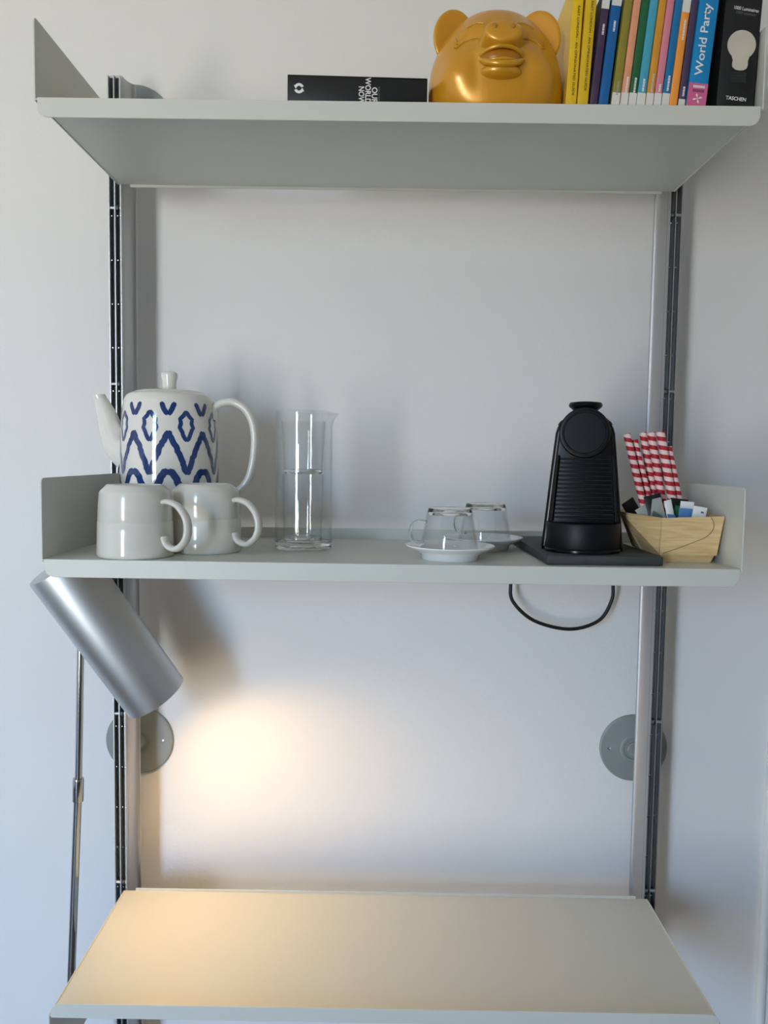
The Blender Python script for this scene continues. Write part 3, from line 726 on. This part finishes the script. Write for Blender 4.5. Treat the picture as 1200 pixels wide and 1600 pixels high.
# ------------------------------------------------------------------ standing books
def book(label, xl, w, lean, h, dp, col, y=0.016, bands=(), prints=(), round_=False):
    """xl: left bottom x of the spine; leaning to +x; bands: (z0,z1,colour); prints: callables(cover)"""
    a = math.radians(lean); k_ = (1.0324+y)/1.0524; xl = (xl+0.0066)*k_-0.0066; w = w*k_ - 0.0004; zk = lambda z: (z+0.441)*k_-0.441 if z > 0.001 else z
    bands = [(zk(p), zk(q), c_) for p, q, c_ in bands]; prints = [(s_, m_, x_, zk(z_), w_, h_, t_, b_) for s_, m_, x_, z_, w_, h_, t_, b_ in prints]
    t = thing('book', label, 'book', (xl + w, y, ZT+0.0003), (0, a, 0), 'books standing in a row')
    c = bmesh.new(); m = bookmat(col)
    sp = box(-w, 0, 0.0, 0.0022, 0, h, 0.0009, 2)
    merge(c, sp)
    box(-w, -w+0.0012, 0.001, dp, 0, h, 0.0004, 1, bm=c); box(-0.0012, 0, 0.001, dp, 0, h, 0.0004, 1, bm=c)
    cv = obj('cover', c, m, t)
    obj('page_block', box(-w+0.0013, -0.0013, 0.003, dp-0.003, 0.001, h-0.001), M['paper'], t, False)
    for z0, z1, cc in bands:
        obj('spine_band', box(-w-0.00005, 0.00005, -0.00025, 0.0012, z0, z1), bookmat(cc), cv, False)
    for s, mm, xc, zc, wd, ht, turn, bold in prints:
        text_mesh('spine_lettering', s, M[mm], cv, (xc, -0.0004, zc), width=wd, height=ht, turn=turn, bold=bold)
    return t, cv
def mark(cv, w, z0, z1, mm, wd=0.0028, xo=0.0):
    """title too small to read: broken row of tiny strokes"""
    bm = bmesh.new(); z = z0; k = 0
    while z < z1 - 0.0008:
        l = (0.0013, 0.0020, 0.0010, 0.0017)[k % 4]; k += 1
        z2 = min(z+l, z1)
        bm.faces.new([bm.verts.new((x, -0.0004, zz)) for x, zz in ((-w/2-wd/2+xo, z), (-w/2+wd/2+xo, z), (-w/2+wd/2+xo, z2), (-w/2-wd/2+xo, z2))])
        z = z2 + 0.0005
    obj('spine_lettering', bm, M[mm], cv, None, False) if False else obj('spine_lettering', bm, M[mm], cv, False)
R90 = -PI/2
yt = 'EAST LONDON - AN OPINIONATED GUIDE'
book('yellow paperback with black title standing next to the gold pig', 0.2118, 0.0140, 2.5, 0.178, 0.13, '#e8be12', y=0.045, prints=[(yt, 'dark_print', -0.0052, 0.0740, 0.112, 0.0030, R90, 0.01)])
book('yellow paperback with black title touching the dark purple guide', 0.2268, 0.0138, 3.2, 0.178, 0.13, '#dcb514', y=0.043, prints=[(yt, 'dark_print', -0.0052, 0.0800, 0.112, 0.0030, R90, 0.01)])
Wt = '#dcdcd6'
slim = [  # label, xl, w, lean, colour, white band: top / bottom / none, mark z-range, print, (label wording by colour and neighbours)
    ('dark purple city guide with white top band next to the yellow guides', 0.2420, 0.0098, 5.3, '#43304d', 'top', (0.105, 0.119), 'white_print'),
    ('blue city guide with white top band next to the olive one', 0.2532, 0.0122, 5.9, '#0a5fa0', 'top', (0.108, 0.122), 'white_print'),
    ('olive green city guide with white foot band', 0.2690, 0.0104, 5.9, '#8d8430', 'bottom', (0.028, 0.045), 'sachet_silver'),
    ('salmon pink city guide with white foot band between olive and green', 0.2806, 0.0094, 5.9, '#e29c78', 'bottom', (0.030, 0.050), 'white_print'),
    ('dark green city guide with white foot band', 0.2909, 0.0096, 5.9, '#1f6238', 'bottom', (0.028, 0.048), 'white_print'),
    ('light teal blue city guide with white foot band', 0.3013, 0.0106, 5.9, '#46a3bd', 'bottom', (0.030, 0.046), 'white_print'),
    ('amber yellow city guide with white foot band', 0.3130, 0.0092, 5.9, '#d39430', 'bottom', (0.028, 0.051), 'bulb_print'),
    ('rose pink city guide with white foot band', 0.3232, 0.0092, 5.9, '#d98493', 'bottom', (0.028, 0.038), 'white_print'),
    ('deep blue city guide with white foot band next to the orange one', 0.3334, 0.0094, 5.9, '#126fa6', 'bottom', (0.028, 0.047), 'white_print'),
    ('bright orange city guide with white top band', 0.3435, 0.0100, 5.8, '#f29a3c', 'top', (0.090, 0.115), 'white_print'),
    ('dark purple city guide with white foot band next to the wide blue book', 0.3548, 0.0084, 5.7, '#4a3a58', 'foot', (0.020, 0.032), 'white_print')]
yb = 0.043
for lb, xl, w, ln, col, band, mk, mp_ in slim:
    yb -= 0.0021
    bd = {'top': [(0.1262, 0.1560, Wt)], 'bottom': [(0.0, 0.0235, Wt)], 'foot': [(0.0, 0.0165, Wt)]}[band]
    if lb.startswith('bright'): bd = [(0.1230, 0.1560, Wt)]
    if lb.startswith('blue'): bd = [(0.1300, 0.1560, Wt)]
    t_, cv_ = book(lb, xl, w, ln, 0.160, 0.105, col, y=yb, bands=bd)
    mark(cv_, w, mk[0], mk[1], mp_, 0.0026, 0.0008)
tw, cw = book('wide blue paperback with white vertical title and pink foot', 0.3656, 0.0244, 5.4, 0.190, 0.13, '#0c84c0', bands=[(0.0, 0.0355, '#d0648f')],
     prints=[('World Party', 'white_print', -0.0125, 0.0890, 0.0880, 0.0130, PI/2, 0.012)])
bm_ = bmesh.new()                                            # small publisher print on the pink foot: illegible strokes and a star
for zz, n_, x0_ in ((0.0310, 9, -0.0185),):
    for i in range(n_):
        x = x0_ + i*0.00165; bm_.faces.new([bm_.verts.new((x+a, -0.0005, zz+b)) for a, b in ((0, 0), (0.0012, 0), (0.0012, -0.003), (0, -0.003))])
obj('publisher_line', bm_, M['white_print'], cw, False)
bm_ = bmesh.new()
for i in range(9):
    x = -0.0185 + i*0.00165; bm_.faces.new([bm_.verts.new((x+a, -0.0005, 0.0262+b)) for a, b in ((0, 0), (0.0011, 0), (0.0011, -0.0035), (0, -0.0035))])
obj('publisher_line', bm_, bookmat('#6d3055'), cw, False)
bm_ = bmesh.new()
for i in range(4):
    a = i*PI/2 + 0.3
    bm_.faces.new([bm_.verts.new((-0.0115+r_*math.cos(a+d_), -0.0005, 0.0150+r_*math.sin(a+d_))) for r_, d_ in ((0.0, 0), (0.0045, -0.25), (0.0065, 0.0), (0.0045, 0.25))])
obj('star_print', bm_, M['white_print'], cw, False)

tb, cb = book('thick black book with white light bulb on its spine', 0.4040, 0.0468, 2.9, 0.190, 0.14, '#131415', y=0.012,
     prints=[('1000 Luminaires', 'white_print', -0.0195, 0.1265, 0.0310, 0.0042, math.radians(-5), 0.01),
             ('1000 Leuchten', 'grey_print', -0.0195, 0.1212, 0.0250, 0.0030, math.radians(-5), 0.0),
             ('TASCHEN', 'white_print', -0.0225, 0.0170, 0.0255, 0.0046, math.radians(-3), 0.02)])
bp = []
bx, bz = -0.0215, 0.0790
for i in range(25):                                          # round bulb head down to its neck
    a = math.radians(-52 + i*(284/24)); bp.append((bx + 0.0178*math.cos(a), bz + 0.0178*math.sin(a)))
neck = [(-0.0108, -0.0150), (-0.0092, -0.0190), (-0.0098, -0.0235), (-0.0090, -0.0275), (-0.0050, -0.0305), (0.0, -0.0312), (0.0055, -0.0305), (0.0090, -0.0280), (0.0100, -0.0240), (0.0096, -0.0190), (0.0108, -0.0150)]
bp += [(bx+x, bz+z) for x, z in neck]
obj('bulb_picture', prism(bp, 'Y', -0.0006, 0.0), M['bulb_print'], cb, False)
scp = bmesh.new()
for k in range(4):
    z = bz - 0.0335 - k*0.0034
    t_ = prism([(bx-0.0098, z+0.0004), (bx+0.0094, z+0.0010), (bx+0.0094, z-0.0018), (bx-0.0098, z-0.0024)], 'Y', -0.0005, 0.0)
    merge(scp, t_)
obj('bulb_cap_picture', scp, M['screw_print'], cb, False)

# ------------------------------------------------------------------ gold pig
def pig():
    t = thing('piggy_bank', 'glossy gold plastic pig head money box between the books', 'money box', (0.1290, 0.0730, ZT+0.0002))
    FLAT = 0.68
    prof = [(0.0, 0.0), (0.062, 0.0), (0.078, 0.004), (0.0875, 0.018), (0.0903, 0.036), (0.0900, 0.052), (0.0872, 0.070), (0.0820, 0.086), (0.0735, 0.103), (0.0615, 0.1185), (0.0490, 0.1300), (0.0390, 0.1370), (0.0300, 0.1408), (0.0170, 0.1432), (0.0, 0.1438)]
    pr = [(0.0, 0.0)] + [(p.x, p.z) for p in smooth_path([(r, 0, z) for r, z in prof[1:]], 5)]
    pr[-1] = (0.0, pr[-1][1])
    def g(u, s): return math.exp(-(u/s)**2)
    def relief(th, z):
        d = 0.0
        for s in (-1, 1):
            d += 0.012*g(th - s*0.66, 0.30)*g(z-0.046, 0.026)        # cheeks
            d -= 0.0050*g(th - s*0.47, 0.17)*g(z-0.084, 0.008)       # eye hollows
            d += 0.0045*g(th - s*0.47, 0.22)*g(z-0.108, 0.009)       # brow ridges
            d -= 0.0035*g(th - s*0.36, 0.07)*g(z-0.050, 0.018)       # folds beside the mouth
        d += 0.014*g(th, 0.34)*g(z-0.078, 0.022)                     # muzzle
        return d
    bm = lathe(pr, 160)
    for v in bm.verts:
        x, y, z = v.co; r = math.hypot(x, y)
        if r < 1e-5: continue
        k = 1 + relief(math.atan2(x, -y), z)/r
        v.co = Vector((0.98*x*k, y*k*FLAT, z))
    obj('body', bm, M['gold'], t, True, 60)
    def onface(th, z, out=0.001):
        best = 0.08
        for (r0, z0), (r1, z1) in zip(pr[1:], pr[2:]):
            if z0 <= z <= z1: best = r0 + (r1-r0)*(z-z0)/max(1e-9, z1-z0); break
        r = best + relief(th, z) + out
        return (r*math.sin(th), -FLAT*r*math.cos(th), z)
    # snout: wide, upturned, soft rim and two nostrils
    m4 = Matrix.Translation((0.0, -0.050, 0.0790)) @ Matrix.Rotation(PI/2 - 0.30, 4, 'X')
    sn = lathe([(0, 0.0), (0.0320, 0.0), (0.0275, 0.010), (0.0250, 0.018), (0.0244, 0.0235), (0.0232, 0.0265), (0.0200, 0.0284), (0.012, 0.0290), (0, 0.0291)], 64)
    bmesh.ops.transform(sn, matrix=m4 @ Matrix.Diagonal((1.0, 0.66, 1, 1)), verts=sn.verts[:])
    s_o = obj('snout', sn, M['gold'], t, True, 70)
    for s in (-1, 1):
        e = obj('nostril', ellipsoid((0, 0, 0), (0.0036, 0.0040, 0.0016)), bookmat('#b07a14', 0.4), s_o)
        e.matrix_local = m4 @ Matrix.Translation((s*0.0110, 0.0045, 0.0286))
    # open smiling mouth under the snout: dark hollow, tongue and two lips
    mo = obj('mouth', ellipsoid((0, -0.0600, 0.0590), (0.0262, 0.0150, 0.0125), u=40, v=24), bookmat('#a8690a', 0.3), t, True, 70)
    def arc(xr, z0, dz, y0, dy, n=24):
        return [(xr*math.sin(a), y0 + dy*(1-math.cos(a)), z0 + dz*(1-math.cos(a))) for a in [(-1+2*i/n)*1.30 for i in range(n+1)]]
    obj('chin', ellipsoid((0, -0.0560, 0.0440), (0.0268, 0.0180, 0.0105), u=40, v=24), M['gold'], mo, True, 70)
    obj('tongue', ellipsoid((0, -0.0685, 0.0545), (0.0190, 0.0070, 0.0034), u=32, v=16), M['gold'], mo, True, 70)
    obj('lower_lip', tube(arc(0.0268, 0.0478, 0.0140, -0.0745, 0.0180), [0.0030 + 0.0014*math.cos((-1+2*i/24)*1.5) for i in range(25)], 16), M['gold'], mo, True, 70)
    obj('upper_lip', tube(arc(0.0268, 0.0690, -0.0075, -0.0745, 0.0200), 0.0026, 14), M['gold'], mo, True, 70)
    for s in (-1, 1):
        # ear: large soft lobe standing off the side of the head
        er = ellipsoid((0, 0, 0), (0.0290, 0.0120, 0.0370), u=40, v=24)
        for v in er.verts:
            if v.co.y < 0:
                v.co.y = v.co.y*0.5 + 0.0055*max(0, 1-(v.co.x/0.0275)**2-(v.co.z/0.0345)**2)
        bmesh.ops.transform(er, matrix=Matrix.Translation((s*0.0555, -0.0040, 0.1120)) @ Euler((0.0, s*-0.05, s*-0.25)).to_matrix().to_4x4(), verts=er.verts[:])
        obj('ear', er, M['gold'], t, True, 70)
        lid = [onface(s*(0.47 + 0.20*math.cos(a)), 0.0815 + 0.0085*math.sin(a), 0.0002) for a in [i/16*PI for i in range(17)]]
        ey = obj('eyelid', tube(lid, 0.0009, 8), M['gold'], t, True, 60)
        for k in range(3):
            a0 = s*(0.68 + 0.03*k); z0 = 0.0805 + k*0.0050
            obj('lash', tube([onface(a0, z0, 0.0008), onface(a0 + s*0.035, z0+0.0010+0.001*k, 0.0012), onface(a0 + s*0.07, z0+0.0015+0.002*k, 0.0006)], 0.0008, 8), M['gold'], ey)
        br = [onface(s*(0.45 + 0.16*u), 0.1110 - 0.003*u*u - 0.0015*u, 0.0002) for u in [-1+2*i/10 for i in range(11)]]
        obj('brow', tube(br, 0.0011, 8), M['gold'], t, True, 60)
pig()
